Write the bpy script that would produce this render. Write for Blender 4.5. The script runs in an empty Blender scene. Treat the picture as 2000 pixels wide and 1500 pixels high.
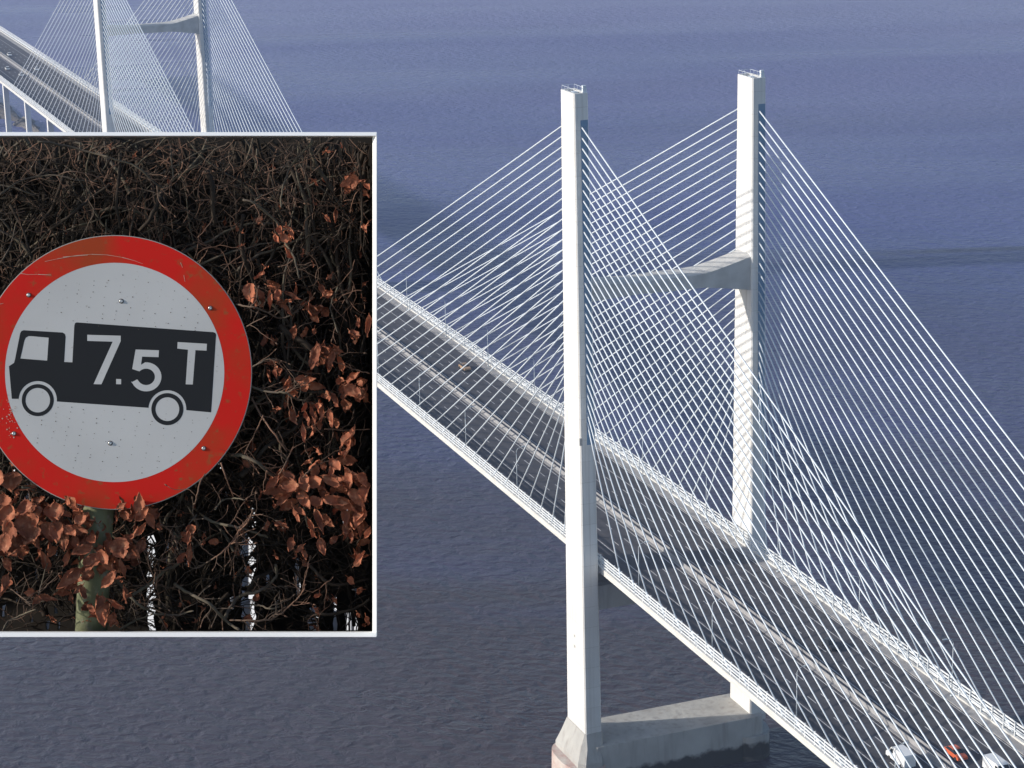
import bpy, bmesh, math, random
from mathutils import Vector, Matrix
random.seed(7)
R_ = math.radians
scene = bpy.context.scene
COL = scene.collection

# ------------------------------------------------------------------ camera
CAM = Vector((378.16, -175.58, 202.24))
yaw, pit, rol = 2.7776, -0.28612, -0.02487
FWD = Vector((math.cos(pit)*math.cos(yaw), math.cos(pit)*math.sin(yaw), math.sin(pit)))
r0 = Vector((math.sin(yaw), -math.cos(yaw), 0)); u0 = r0.cross(FWD)
RIGHT = r0*math.cos(rol) + u0*math.sin(rol)
UP = -r0*math.sin(rol) + u0*math.cos(rol)
FPX = 4418.77
cd = bpy.data.cameras.new('camera'); cam = bpy.data.objects.new('camera', cd); COL.objects.link(cam)
cd.sensor_width = 36; cd.lens = 36*FPX/2000; cd.clip_start = 0.2; cd.clip_end = 60000
ROT = Matrix((RIGHT, UP, -FWD)).transposed()
cam.matrix_world = Matrix.Translation(CAM) @ ROT.to_4x4()
scene.camera = cam

# ------------------------------------------------------------------ light
to_sun = Vector((-0.27, -1.0, 0.40)).normalized()
SUN_EL = math.asin(to_sun.z); SUN_AZ = math.atan2(to_sun.x, to_sun.y)
w = bpy.data.worlds.new('World'); scene.world = w; w.use_nodes = True
nt = w.node_tree; bg = nt.nodes['Background']
sky = nt.nodes.new('ShaderNodeTexSky'); sky.sky_type = 'NISHITA'; sky.sun_disc = False
sky.sun_elevation = SUN_EL; sky.sun_rotation = SUN_AZ; sky.altitude = 200
nt.links.new(sky.outputs[0], bg.inputs[0]); bg.inputs[1].default_value = 0.15
sl = bpy.data.lights.new('sun', 'SUN'); sl.energy = 4.6; sl.angle = R_(1.0); sl.color = (1, 0.94, 0.85)
so = bpy.data.objects.new('sun', sl); COL.objects.link(so)
so.rotation_euler = (-to_sun).to_track_quat('-Z', 'Y').to_euler(); so.location = (0, -300, 400)
scene.view_settings.view_transform = 'Standard'; scene.view_settings.look = 'None'
scene.view_settings.exposure = 0.0; scene.view_settings.gamma = 1

# ------------------------------------------------------------------ helpers
def mat(name, col, rough=0.7, noise=None, bump=None, metal=0.0, spec=0.5, coord='Object'):
    """noise: list of (scale, colour, amount lo, hi); bump: (scale, strength, distance)"""
    m = bpy.data.materials.new(name); m.use_nodes = True
    n = m.node_tree.nodes; l = m.node_tree.links; p = n['Principled BSDF']
    p.inputs['Base Color'].default_value = (*col, 1); p.inputs['Roughness'].default_value = rough
    p.inputs['Metallic'].default_value = metal; p.inputs['Specular IOR Level'].default_value = spec
    tc = n.new('ShaderNodeTexCoord'); src = None
    for (sc, c2, lo, hi) in (noise or []):
        tx = n.new('ShaderNodeTexNoise'); tx.inputs['Detail'].default_value = 6
        if isinstance(sc, tuple):
            mp = n.new('ShaderNodeMapping'); mp.inputs['Scale'].default_value = sc
            l.new(tc.outputs[coord], mp.inputs[0]); l.new(mp.outputs[0], tx.inputs[0]); tx.inputs['Scale'].default_value = 1
        else:
            l.new(tc.outputs[coord], tx.inputs[0]); tx.inputs['Scale'].default_value = sc
        mr = n.new('ShaderNodeMapRange'); mr.inputs[1].default_value = lo; mr.inputs[2].default_value = hi
        l.new(tx.outputs[0], mr.inputs[0])
        mx = n.new('ShaderNodeMix'); mx.data_type = 'RGBA'
        l.new(mr.outputs[0], mx.inputs[0])
        if src is None: mx.inputs[6].default_value = (*col, 1)
        else: l.new(src, mx.inputs[6])
        mx.inputs[7].default_value = (*c2, 1); src = mx.outputs[2]
    if src is not None: l.new(src, p.inputs['Base Color'])
    if bump:
        tx = n.new('ShaderNodeTexNoise'); tx.inputs['Scale'].default_value = bump[0]; tx.inputs['Detail'].default_value = 5
        l.new(tc.outputs[coord], tx.inputs[0])
        b = n.new('ShaderNodeBump'); b.inputs['Strength'].default_value = bump[1]; b.inputs['Distance'].default_value = bump[2]
        l.new(tx.outputs[0], b.inputs['Height']); l.new(b.outputs[0], p.inputs['Normal'])
    return m

def tag(o, label=None, cat=None, group=None, kind=None):
    if label: o['label'] = label
    if cat: o['category'] = cat
    if group: o['group'] = group
    if kind: o['kind'] = kind
    return o

class MB:
    def __init__(s): s.v = []; s.f = []; s.mi = []
    def quadbox(s, pts, mi=0):      # 8 points: bottom 4 ccw, top 4 ccw
        b = len(s.v); s.v += [Vector(p) for p in pts]
        for f in ((3,2,1,0),(4,5,6,7),(0,1,5,4),(1,2,6,5),(2,3,7,6),(3,0,4,7)):
            s.f.append(tuple(b+i for i in f)); s.mi.append(mi)
    def box(s, x0, x1, y0, y1, z0, z1, mi=0):
        s.quadbox([(x0,y0,z0),(x1,y0,z0),(x1,y1,z0),(x0,y1,z0),(x0,y0,z1),(x1,y0,z1),(x1,y1,z1),(x0,y1,z1)], mi)
    def face(s, pts, mi=0):
        b = len(s.v); s.v += [Vector(p) for p in pts]; s.f.append(tuple(range(b, b+len(pts)))); s.mi.append(mi)
    def tube(s, pts, rad, n=6, mi=0, caps=True):
        pts = [Vector(p) for p in pts]; N = len(pts)
        if not hasattr(rad, '__len__'): rad = [rad]*N
        b = len(s.v); t0 = (pts[1]-pts[0]).normalized()
        ax = Vector((0,0,1)) if abs(t0.z) < .9 else Vector((1,0,0))
        u = t0.cross(ax).normalized()
        for i in range(N):
            t = (pts[min(i+1,N-1)]-pts[max(i-1,0)]).normalized()
            u = (u - t*u.dot(t)).normalized(); v = t.cross(u)
            for k in range(n):
                a = 2*math.pi*k/n; s.v.append(pts[i]+(u*math.cos(a)+v*math.sin(a))*rad[i])
        for i in range(N-1):
            for k in range(n):
                s.f.append((b+i*n+k, b+i*n+(k+1)%n, b+(i+1)*n+(k+1)%n, b+(i+1)*n+k)); s.mi.append(mi)
        if caps:
            s.f.append(tuple(b+k for k in range(n))[::-1]); s.mi.append(mi)
            s.f.append(tuple(b+(N-1)*n+k for k in range(n))); s.mi.append(mi)
    def strip(s, prof, closed=False, mi=0):   # prof: list of rings (lists of points)
        b = len(s.v); n = len(prof[0])
        for r in prof: s.v += [Vector(p) for p in r]
        for i in range(len(prof)-1):
            for k in range(n if closed else n-1):
                k2 = (k+1) % n
                s.f.append((b+i*n+k, b+i*n+k2, b+(i+1)*n+k2, b+(i+1)*n+k)); s.mi.append(mi)
    def build(s, name, mats, parent=None, smooth=False, M=None):
        me = bpy.data.meshes.new(name); me.from_pydata([tuple(v) for v in s.v], [], s.f)
        if not isinstance(mats, (list, tuple)): mats = [mats]
        for m in mats: me.materials.append(m)
        for p, i in zip(me.polygons, s.mi): p.material_index = i; p.use_smooth = smooth
        me.update(); o = bpy.data.objects.new(name, me); COL.objects.link(o)
        if parent: o.parent = parent
        if M is not None: o.matrix_local = M
        return o
def empty(name, loc=(0,0,0), rz=0, M=None):
    o = bpy.data.objects.new(name, None); COL.objects.link(o); o.location = loc; o.rotation_euler = (0,0,rz)
    if M is not None: o.matrix_world = M
    return o
def sweep(mb, prof, xs, yo, zo, mi=0):
    """closed profile [(y,z)] swept along the bridge"""
    rings = [[(x, y+yo(x), z+zo(x)) for (y, z) in prof] for x in xs]
    mb.strip(rings, True, mi)
    for r in (rings[0][::-1], rings[-1]): mb.face(r, mi)

# ------------------------------------------------------------------ materials
M_conc = mat('white_concrete', (.80,.79,.77), .75, [(.12,(.70,.69,.66),.45,.75),((.9,.9,.05),(.66,.64,.60),.55,.9)], (1.2,.25,.1))
M_beam = mat('beam_concrete', (.60,.59,.57), .8, [(.4,(.48,.47,.45),.4,.7)])
M_base = mat('stained_concrete', (.50,.49,.46), .85, [(.15,(.38,.37,.35),.35,.7),((.8,.8,.08),(.30,.27,.25),.5,.8)], (.8,.5,.25))
def tide(m, z0, z1, dark):
    n = m.node_tree.nodes; l = m.node_tree.links; p = n['Principled BSDF']; src = p.inputs['Base Color'].links[0].from_socket
    g = n.new('ShaderNodeNewGeometry'); sx = n.new('ShaderNodeSeparateXYZ'); l.new(g.outputs['Position'], sx.inputs[0])
    t = n.new('ShaderNodeTexNoise'); t.inputs['Scale'].default_value = .35; t.inputs['Detail'].default_value = 8; l.new(g.outputs['Position'], t.inputs[0])
    ma = n.new('ShaderNodeMath'); ma.operation = 'MULTIPLY_ADD'; ma.inputs[1].default_value = -5.0; l.new(t.outputs[0], ma.inputs[0]); l.new(sx.outputs[2], ma.inputs[2])
    mr = n.new('ShaderNodeMapRange'); mr.inputs[1].default_value = z0-2.5; mr.inputs[2].default_value = z1-2.5; mr.inputs[3].default_value = 1; mr.inputs[4].default_value = 0
    l.new(ma.outputs[0], mr.inputs[0]); x = n.new('ShaderNodeMix'); x.data_type = 'RGBA'
    l.new(mr.outputs[0], x.inputs[0]); l.new(src, x.inputs[6]); x.inputs[7].default_value = (*dark, 1); l.new(x.outputs[2], p.inputs['Base Color'])
tide(M_base, 2.8, 4.0, (.035,.033,.028))
M_tide = mat('weedy_concrete', (.05,.05,.045), .9, [(.5,(.18,.15,.13),.5,.75)], (1.5,.8,.3))
M_pink = mat('pinkish_concrete', (.50,.36,.32), .9, [(.4,(.6,.55,.5),.4,.7)], (1.5,.6,.2))
M_blue = mat('blue_grey_paint', (.15,.27,.42), .5, [(.3,(.24,.34,.46),.4,.7)])
M_stay = mat('stay_sheath', (.66,.72,.78), .45)
M_road = mat('asphalt', (.060,.059,.068), .85, [((.004,.9,.6),(.082,.080,.090),.4,.7),(.6,(.036,.034,.038),.5,.8)], (6,.3,.03))
M_verge = mat('pale_concrete_verge', (.36,.35,.35), .85, [(.5,(.27,.265,.265),.4,.7)])
M_mark = mat('worn_road_paint', (.55,.54,.54), .8, [(.4,(.34,.33,.33),.5,.75)])
M_barr = mat('barrier_paint', (.76,.78,.79), .5, [(.4,(.60,.64,.67),.45,.75)])
M_fascia = mat('fascia_paint', (.70,.69,.66), .6, [((.25,.25,2.5),(.56,.54,.50),.45,.75)])
M_under = mat('girder_concrete', (.40,.39,.38), .8)
M_post = mat('lamp_metal', (.55,.60,.64), .5, metal=.3)
M_black = mat('tyre_rubber', (.02,.02,.02), .8)
M_glass = mat('dark_glass', (.02,.025,.03), .1)

def joints(m, pitch):
    n = m.node_tree.nodes; l = m.node_tree.links; p = n['Principled BSDF']; src = p.inputs['Base Color'].links[0].from_socket
    g = n.new('ShaderNodeNewGeometry'); sx = n.new('ShaderNodeSeparateXYZ'); l.new(g.outputs['Position'], sx.inputs[0])
    def M(op, a, b=0.0):
        q = n.new('ShaderNodeMath'); q.operation = op
        for i, v in enumerate((a, b)):
            if isinstance(v, (int, float)): q.inputs[i].default_value = v
            else: l.new(v, q.inputs[i])
        return q.outputs[0]
    line = M('LESS_THAN', M('MODULO', sx.outputs[2], pitch), .13)
    lift = n.new('ShaderNodeTexWhiteNoise'); lift.noise_dimensions = '1D'; l.new(M('FLOOR', M('DIVIDE', sx.outputs[2], pitch)), lift.inputs['W'])
    mp = n.new('ShaderNodeMapping'); mp.inputs['Scale'].default_value = (1.6,1.6,.035); l.new(g.outputs['Position'], mp.inputs[0])
    st = n.new('ShaderNodeTexNoise'); st.inputs['Scale'].default_value = 1; st.inputs['Detail'].default_value = 6; l.new(mp.outputs[0], st.inputs[0])
    mr = n.new('ShaderNodeMapRange'); mr.inputs[1].default_value = .50; mr.inputs[2].default_value = .72; mr.inputs[4].default_value = .35; l.new(st.outputs[0], mr.inputs[0])
    f = M('ADD', M('ADD', M('MULTIPLY', line, .28), M('MULTIPLY', lift.outputs[0], .12)), mr.outputs[0])
    x = n.new('ShaderNodeMix'); x.data_type = 'RGBA'; l.new(f, x.inputs[0]); l.new(src, x.inputs[6]); x.inputs[7].default_value = (.44,.41,.37,1)
    l.new(x.outputs[2], p.inputs['Base Color'])
joints(M_conc, 4.2)

# ------------------------------------------------------------------ sea
_a = (-368.9, 258.7); _b = (-350.3, 315.9)
_n = (-(_b[1]-_a[1]), _b[0]-_a[0]); _l = math.hypot(*_n); _n = (_n[0]/_l, _n[1]/_l)
LN = (_n[0], _n[1], -(_n[0]*_a[0]+_n[1]*_a[1]), _a[0]*_n[1]-_a[1]*_n[0]-12, _a[0]*_n[1]-_a[1]*_n[0]+30)
def make_sea():
    m = bpy.data.materials.new('estuary_water'); m.use_nodes = True
    n = m.node_tree.nodes; l = m.node_tree.links; p = n['Principled BSDF']
    p.inputs['Roughness'].default_value = .32; p.inputs['IOR'].default_value = 1.33
    tc = n.new('ShaderNodeTexCoord')
    def noise(scale, det=4, rough=.5, rot=0, dist=0):
        m0 = n.new('ShaderNodeMapping'); m0.inputs['Rotation'].default_value = (0,0,rot); l.new(tc.outputs['Object'], m0.inputs[0])
        mp = n.new('ShaderNodeMapping'); mp.inputs['Scale'].default_value = scale
        l.new(m0.outputs[0], mp.inputs[0]); t = n.new('ShaderNodeTexNoise'); t.inputs['Scale'].default_value = 1
        t.inputs['Detail'].default_value = det; t.inputs['Roughness'].default_value = rough; t.inputs['Distortion'].default_value = dist
        l.new(mp.outputs[0], t.inputs[0]); return t.outputs[0]
    def rng(s, a, b, c=0, d=1):
        r = n.new('ShaderNodeMapRange'); l.new(s, r.inputs[0])
        for i, v in enumerate((a,b,c,d)): r.inputs[1+i].default_value = v
        return r.outputs[0]
    def mixc(f, a, b):
        x = n.new('ShaderNodeMix'); x.data_type = 'RGBA'; l.new(f, x.inputs[0])
        for i, v in ((6,a),(7,b)):
            if isinstance(v, tuple): x.inputs[i].default_value = (*v, 1)
            else: l.new(v, x.inputs[i])
        return x.outputs[2]
    # silty water in long tidal bands, with sky sheen painted into the far colours
    def math0(op, x, y):
        q = n.new('ShaderNodeMath'); q.operation = op
        for i, v in enumerate((x, y)):
            if isinstance(v, (int, float)): q.inputs[i].default_value = v
            else: l.new(v, q.inputs[i])
        return q.outputs[0]
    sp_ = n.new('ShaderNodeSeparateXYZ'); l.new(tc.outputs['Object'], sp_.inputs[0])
    # silty water turned bluer and paler far off, painting in sky reflection; ragged boundary
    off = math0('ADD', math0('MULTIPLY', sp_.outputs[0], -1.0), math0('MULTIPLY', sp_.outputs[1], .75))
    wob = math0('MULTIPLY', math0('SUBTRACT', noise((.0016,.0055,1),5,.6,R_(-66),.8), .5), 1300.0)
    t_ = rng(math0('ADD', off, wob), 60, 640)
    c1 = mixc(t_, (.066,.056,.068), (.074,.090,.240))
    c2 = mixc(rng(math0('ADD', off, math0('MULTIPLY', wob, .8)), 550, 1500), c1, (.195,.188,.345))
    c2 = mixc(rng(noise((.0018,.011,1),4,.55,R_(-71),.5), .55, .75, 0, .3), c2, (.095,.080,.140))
    # a long dark current line
    ln = math0('ABSOLUTE', math0('SUBTRACT', math0('ADD', math0('ADD', math0('MULTIPLY', sp_.outputs[0], LN[0]), math0('MULTIPLY', sp_.outputs[1], LN[1])), LN[2]), math0('MULTIPLY', math0('SUBTRACT', noise((.012,.012,1),3), .5), 8.0)), 0)
    al = math0('ADD', math0('MULTIPLY', sp_.outputs[0], LN[1]), math0('MULTIPLY', sp_.outputs[1], -LN[0]))
    dk = math0('MULTIPLY', rng(ln, 1.5, 6, .8, 0), rng(al, LN[3], LN[4]))
    c2 = mixc(dk, c2, (.030,.032,.065))
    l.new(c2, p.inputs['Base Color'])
    rr = rng(noise((.0018,.009,1),4,.5,R_(-68),.5), .35, .65, .24, .42); l.new(rr, p.inputs['Roughness'])
    # wind waves
    a = noise((.24,.40,1),3,.5,R_(-50),.5); b = noise((.06,.12,1),3,.5,R_(-25),.3)
    c = noise((.8,1.3,1),2,.5,R_(-80))
    def math_(op, x, y):
        q = n.new('ShaderNodeMath'); q.operation = op
        for i, v in enumerate((x, y)):
            if isinstance(v, (int, float)): q.inputs[i].default_value = v
            else: l.new(v, q.inputs[i])
        return q.outputs[0]
    h = math_('ADD', math_('ADD', math_('MULTIPLY', a, 2.2), math_('MULTIPLY', b, 1.8)), math_('MULTIPLY', c, .2))
    bp = n.new('ShaderNodeBump'); bp.inputs['Strength'].default_value = .52; bp.inputs['Distance'].default_value = 1.0
    l.new(h, bp.inputs['Height']); l.new(bp.outputs[0], p.inputs['Normal'])
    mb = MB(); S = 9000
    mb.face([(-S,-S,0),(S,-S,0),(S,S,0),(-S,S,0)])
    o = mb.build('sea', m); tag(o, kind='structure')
make_sea()

# ------------------------------------------------------------------ bridge geometry constants
L = 423.26; AX = 18.0; BX = 15.5; ZT = 130.9; NS = 30; DZ = 1.93
zd = lambda x: 45.486 - .0045*x + .76e-5*x*x          # kerb level of the deck edge
yo = lambda x: -2.367e-5*x*x
X0, X1 = -1000.0, 330.0
XS = [X0 + (X1-X0)*i/95 for i in range(96)]

bridge = empty('cable_stayed_bridge')
tag(bridge, 'long white cable stayed road bridge with twin towers crossing the estuary', 'bridge')

# deck: stack of one slab and separate sheets
mb = MB()
sweep(mb, [(-15.0,-.75),(-15.0,-1.6),(-6,-3.4),(6,-3.4),(15.0,-1.6),(15.0,-.75)], XS, yo, zd)
deck = mb.build('deck', M_under, bridge)
mb = MB()
sweep(mb, [(-13.2,-.745),(-1.3,-.745),(-1.3,-.60),(-13.2,-.60)], XS, yo, zd)
sweep(mb, [(1.3,-.745),(13.2,-.745),(13.2,-.60),(1.3,-.60)], XS, yo, zd)
mb.build('carriageway', M_road, deck)
mb = MB()
sweep(mb, [(-1.29,-.745),(1.29,-.745),(1.29,-.50),(-1.29,-.50)], XS, yo, zd)
mb.build('central_reserve', M_verge, deck)
mb = MB()
for s in (-1, 1):
    sweep(mb, [(s*.55-.16,-.495),(s*.55+.16,-.495),(s*.55+.07,.25),(s*.55-.07,.25)], XS, yo, zd)
mb.build('crash_barrier', M_verge, deck)
mb = MB()
for s in (-1, 1):
    a, b = sorted((s*13.22, s*15.0))
    sweep(mb, [(a,-.745),(b,-.745),(b,-.45),(a,-.45)], XS, yo, zd)
mb.build('verge', M_verge, deck)
mb = MB()
for s in (-1, 1):
    for y in (2.0, 12.9, 9.6):
        sweep(mb, [(s*y-.09,-.597),(s*y+.09,-.597),(s*y+.09,-.592),(s*y-.09,-.592)], XS, yo, zd)
    for y in (4.6, 7.1):
        x = X0
        while x < X1:
            z0 = zd(x)-.594; z1 = zd(x+3)-.594
            mb.face([(x,s*y-.09+yo(x),z0),(x+3,s*y-.09+yo(x+3),z1),(x+3,s*y+.09+yo(x+3),z1),(x,s*y+.09+yo(x),z0)]); x += 9
mb.build('lane_marking', M_mark, deck)
# edge fascia and slatted wind barrier on both sides
for s in (-1, 1):
    mb = MB()
    a, b = sorted((s*15.02, s*15.62))
    sweep(mb, [(a,-1.35),(b,-1.2),(b,-.12),(a,-.12)], XS, yo, zd)
    mb.build('edge_beam', M_fascia, deck)
    mb = MB()
    for k in range(4):
        z0 = .22 + k*.58
        y = s*15.45
        sweep(mb, [(y-.05,z0),(y+.05,z0),(y+.05,z0+.27),(y-.05,z0+.27)], XS, yo, zd)
    sweep(mb, [(s*15.1-.07,.85),(s*15.1+.07,.85),(s*15.1+.07,1.0),(s*15.1-.07,1.0)], XS, yo, zd)
    x = -700
    while x < 240:
        y = s*15.28 + yo(x); z = zd(x)
        mb.box(x-.09, x+.09, y-.11, y+.11, z-.45, z+2.26)
        x += 3.3
    mb.build('wind_barrier', M_barr, bridge)

# towers
def leg_ring(z, top):
    t = z/137.0
    return (4.75*(1-t)+3.15*t, 1.78*(1-t)+1.42*t)
def make_leg(x0, s, detail=True):
    yc = s*AX + yo(x0); mb = MB()
    zs = [7.5, 30, 60, 74, 100, 132.5, 137]
    rings = []
    for z in zs:
        hx, hy = leg_ring(z, 0); c = .25
        rings.append([(x0-hx+c,yc-hy,z),(x0+hx-c,yc-hy,z),(x0+hx,yc-hy+c,z),(x0+hx,yc+hy-c,z),(x0+hx-c,yc+hy,z),(x0-hx+c,yc+hy,z),(x0-hx,yc+hy-c,z),(x0-hx,yc-hy+c,z)])
    mb.strip(rings, True)
    # hollow head: rim, inner walls and floor
    inner = [Vector((x0,yc,137)) + (Vector(p)-Vector((x0,yc,137)))*Vector((.82,.62,1)).x if False else Vector((x0+(p[0]-x0)*.84, yc+(p[1]-yc)*.66, 137)) for p in rings[-1]]
    low = [Vector((p.x,p.y,135.6)) for p in inner]
    mb.strip([rings[-1], inner, low], True); mb.face(low)
    o = mb.build('tower_leg', M_conc, bridge)
    mb = MB()
    for sx in (-1, 1):
        pr = []
        for z in (ZT-NS*DZ-2.5, 100, ZT+1.2):
            hx, _ = leg_ring(z, 0); xx = x0+sx*(hx+.03)
            pr.append([(xx, yc-.2, z), (xx, yc+1.25, z)] if sx > 0 else [(xx, yc+1.25, z), (xx, yc-.2, z)])
        mb.strip(pr)
    mb.build('anchor_channel', M_blue, o)
    # rooftop railing, hatch and aerial
    mb = MB(); hx, hy = leg_ring(137, 0)
    cs = [(-hx+.3,-hy+.2),(hx-.3,-hy+.2),(hx-.3,hy-.2),(-hx+.3,hy-.2)]
    for i in range(4):
        a = cs[i]; b = cs[(i+1)%4]
        for zz in (.75,): mb.tube([(x0+a[0],yc+a[1],137+zz),(x0+b[0],yc+b[1],137+zz)], .035, 5)
        nn = 4 if i % 2 == 0 else 2
        for k in range(nn):
            t = k/nn; x = a[0]+(b[0]-a[0])*t; y = a[1]+(b[1]-a[1])*t
            mb.tube([(x0+x,yc+y,137),(x0+x,yc+y,137.75)], .035, 5)
    mb.box(x0+hx-.9,x0+hx-.3,yc+hy-.9,yc+hy-.25,137.0,138.3)
    mb.box(x0-.7,x0+.5,yc-.4,yc+.5,135.6,136.9)
    mb.build('rooftop_railing', M_stay, o)
    return o
legs = {}
for x0 in (0.0, -L):
    for s in (-1, 1): legs[(x0, s)] = make_leg(x0, s)
for bx_ in ((3.75, 4.05, -19.72, -19.2, 70.6, 72.0), (-.5, .1, -19.75, -19.4, 28.0, 28.5), (-.5, .1, -19.75, -19.4, 30.2, 30.7)):
    mb = MB(); mb.box(*bx_); mb.build('access_hatch', M_under, legs[(0.0, -1)])
# cross beams
for x0 in (0.0, -L):
    Y = yo(x0); mb = MB()
    rings = []
    for t in [i/14 for i in range(15)]:
        y = -16.5 + 33*t; e = max(0.0, (abs(y)-6)/10.5)**1.2*(1 if y > 0 else .45)
        hx = 3.05
        f_ = max(0.0, -y/16.5); zb_, zt_ = 98.1 - 1.6*e + .55*f_, 101.0 + 2.4*e - .55*f_
        rings.append([(x0-hx, y+Y, zb_), (x0+hx, y+Y, zb_), (x0+hx, y+Y, zt_-.35*1), (x0+hx-.9, y+Y, zt_), (x0-hx+.9, y+Y, zt_), (x0-hx, y+Y, zt_-.35)])
    mb.strip(rings, True); mb.face(rings[0][::-1]); mb.face(rings[-1])
    mb.build('cross_beam', M_beam, bridge)
    mb = MB(); mb.box(x0-3.3, x0+3.3, -16.35+Y, 16.35+Y, 36.5, 41.4)
    mb.build('deck_cross_beam', M_base, bridge)
    # pier base
    mb = MB()
    def hexring(z, hx, hy0, hy1, ch):
        return [(x0-hx+ch,Y+hy0,z),(x0+hx-ch,Y+hy0,z),(x0+hx,Y+hy0+ch,z),(x0+hx,Y+hy1-ch,z),(x0+hx-ch,Y+hy1,z),(x0-hx+ch,Y+hy1,z),(x0-hx,Y+hy1-ch,z),(x0-hx,Y+hy0+ch,z)]
    r = [hexring(-3, 6.7, -18.5, 18.5, .6), hexring(9.0, 6.2, -18.5, 18.5, .6)]
    mb.strip(r, True); mb.face(r[-1])
    for s in (-1,):      # flared foot of the seaward leg
        yc = s*AX
        hx, hy = leg_ring(8, 0)
        rr = []
        for z, a, b, c in ((5.2,7.0,3.9,2.0),(6.2,7.0,3.9,2.0),(8.9,5.9,2.9,1.0),(11.5,hx+.12,hy+.12,.3)):
            lo, hi_ = (yc-b, yc+hy+.12) if s < 0 else (yc-hy-.12, yc+b)
            rr.append(hexring(z, a, lo, hi_, min(c, 1.2)))
        mb.strip(rr, True); mb.face(rr[-1])
    mb.build('pier_base', M_base, bridge)
    for s in (-1, 1):      # rounded caisson under each leg
        mb = MB(); r = []
        for z, g in ((-3,.25),(1.0,.12),(5.18,0)):
            ring = []
            for k in range(40):
                a = 2*math.pi*k/40; yy = s*19.2 if s < 0 else 16.5
                ring.append((x0+(7.3+g)*math.copysign(abs(math.cos(a))**.75, math.cos(a)), Y+yy+(4.6+g)*math.copysign(abs(math.sin(a))**.8, math.sin(a)), z))
            r.append(ring)
        mb.strip(r[:2], True, 1); mb.strip(r[1:], True, 0); mb.face(r[-1], 0)
        mb.build('caisson', [M_pink if s < 0 else M_base, M_tide], bridge)

# stay cables
def stay_pts(x0, s, side, k):
    hx, hy = leg_ring(ZT-k*DZ, 0)
    a = Vector((x0+side*(hx-.1), s*AX+yo(x0), ZT-k*DZ))
    i = NS-1-k
    main = (side < 0) == (x0 == 0.0)
    off = (15.2+6.58*i) if main else (13.03+6.535*i)
    x = x0+side*off
    b = Vector((x, s*(BX-.15)+yo(x), zd(x)+.3))
    n = 5; pts = []
    sag = .0035*(b-a).length
    for j in range(n+1):
        t = j/n; p = a.lerp(b, t); p.z -= 4*sag*t*(1-t)*.5; pts.append(p)
    return pts
indiv = 0
near_rest, far_all = MB(), MB()
for x0 in (0.0, -L):
    for s in (-1, 1):
        for side in (-1, 1):
            for k in range(NS):
                pts = stay_pts(x0, s, side, k)
                if x0 == 0.0 and (s == -1 or k < 20):
                    mb = MB(); mb.tube(pts, .145, 6); d_ = (pts[-2]-pts[-1]).normalized(); mb.tube([pts[-1], pts[-1]+d_*2.6], .21, 8)
                    mb.build('stay_cable', M_stay, bridge, smooth=True); indiv += 1
                else: far_all.tube(pts, .15, 5)
o = far_all.build('stay_cable', M_stay, bridge, smooth=True); o['kind'] = 'stuff'

# viaduct piers beyond the far tower
for x in (-652, -556, -748, -845):
    mb = MB()
    for s in (-1, 1):
        y = s*13.6+yo(x)
        mb.quadbox([(x-1.6,y-1.3,-3),(x+1.6,y-1.3,-3),(x+1.6,y+1.3,-3),(x-1.6,y+1.3,-3),
                    (x-1.3,y-1.1,zd(x)-1.8),(x+1.3,y-1.1,zd(x)-1.8),(x+1.3,y+1.1,zd(x)-1.8),(x-1.3,y+1.1,zd(x)-1.8)])
    mb.build('viaduct_pier', M_conc, bridge)

# lighting columns on both edges
def lamp():
    e = empty('street_lamp')
    mb = MB(); mb.tube([(0,0,-.45),(0,0,4),(0,0,9.2)], [.10,.08,.05], 8); mb.box(-.2,.2,-.2,.2,-.45,-.2)
    mb.build('pole', M_post, e, True)
    mb = MB(); mb.tube([(0,0,9.15),(0,.35,9.75),(0,1.3,10.0)], [.06,.05,.05], 6); mb.build('bracket', M_post, e, True)
    mb = MB(); mb.quadbox([(-.16,1.25,9.93),(.16,1.25,9.93),(.11,2.1,10.0),(-.11,2.1,10.0),(-.12,1.25,10.1),(.12,1.25,10.1),(.08,2.1,10.1),(-.08,2.1,10.1)])
    mb.build('lamp_head', M_post, e)
    return e
lproto = lamp(); first = True
near_names = {-105:'fourth', -74:'third', -43:'second', -12:'first'}
spots = []
for k in range(-10, 5):
    for s in (-1, 1): spots.append((-12+31*k, s))
for (x, s) in spots:
    if first: e = lproto; first = False
    else:
        e = lproto.copy(); COL.objects.link(e)
        for c in lproto.children:
            d = c.copy(); COL.objects.link(d); d.parent = e
    e.location = (x, s*14.5+yo(x), zd(x)); e.rotation_euler = (0,0,0 if s < 0 else math.pi)
    sd = 'near' if s < 0 else 'far'
    k = round((x+12)/31)
    words = ['', 'first','second','third','fourth','fifth','sixth','seventh','eighth','ninth','tenth','eleventh']
    if k >= 1: lab = 'thin grey lighting column by the %s wind barrier, %s this side of the tower' % (sd, words[k])
    elif k == 0: lab = 'thin grey lighting column by the %s wind barrier, right behind the near tower leg' % sd if s<0 else 'thin grey lighting column by the far wind barrier just behind the rear tower leg'
    else: lab = 'thin grey lighting column by the %s wind barrier, %s beyond the near tower' % (sd, words[-k])
    tag(e, lab, 'street lamp', 'lighting columns along the bridge deck')

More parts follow.
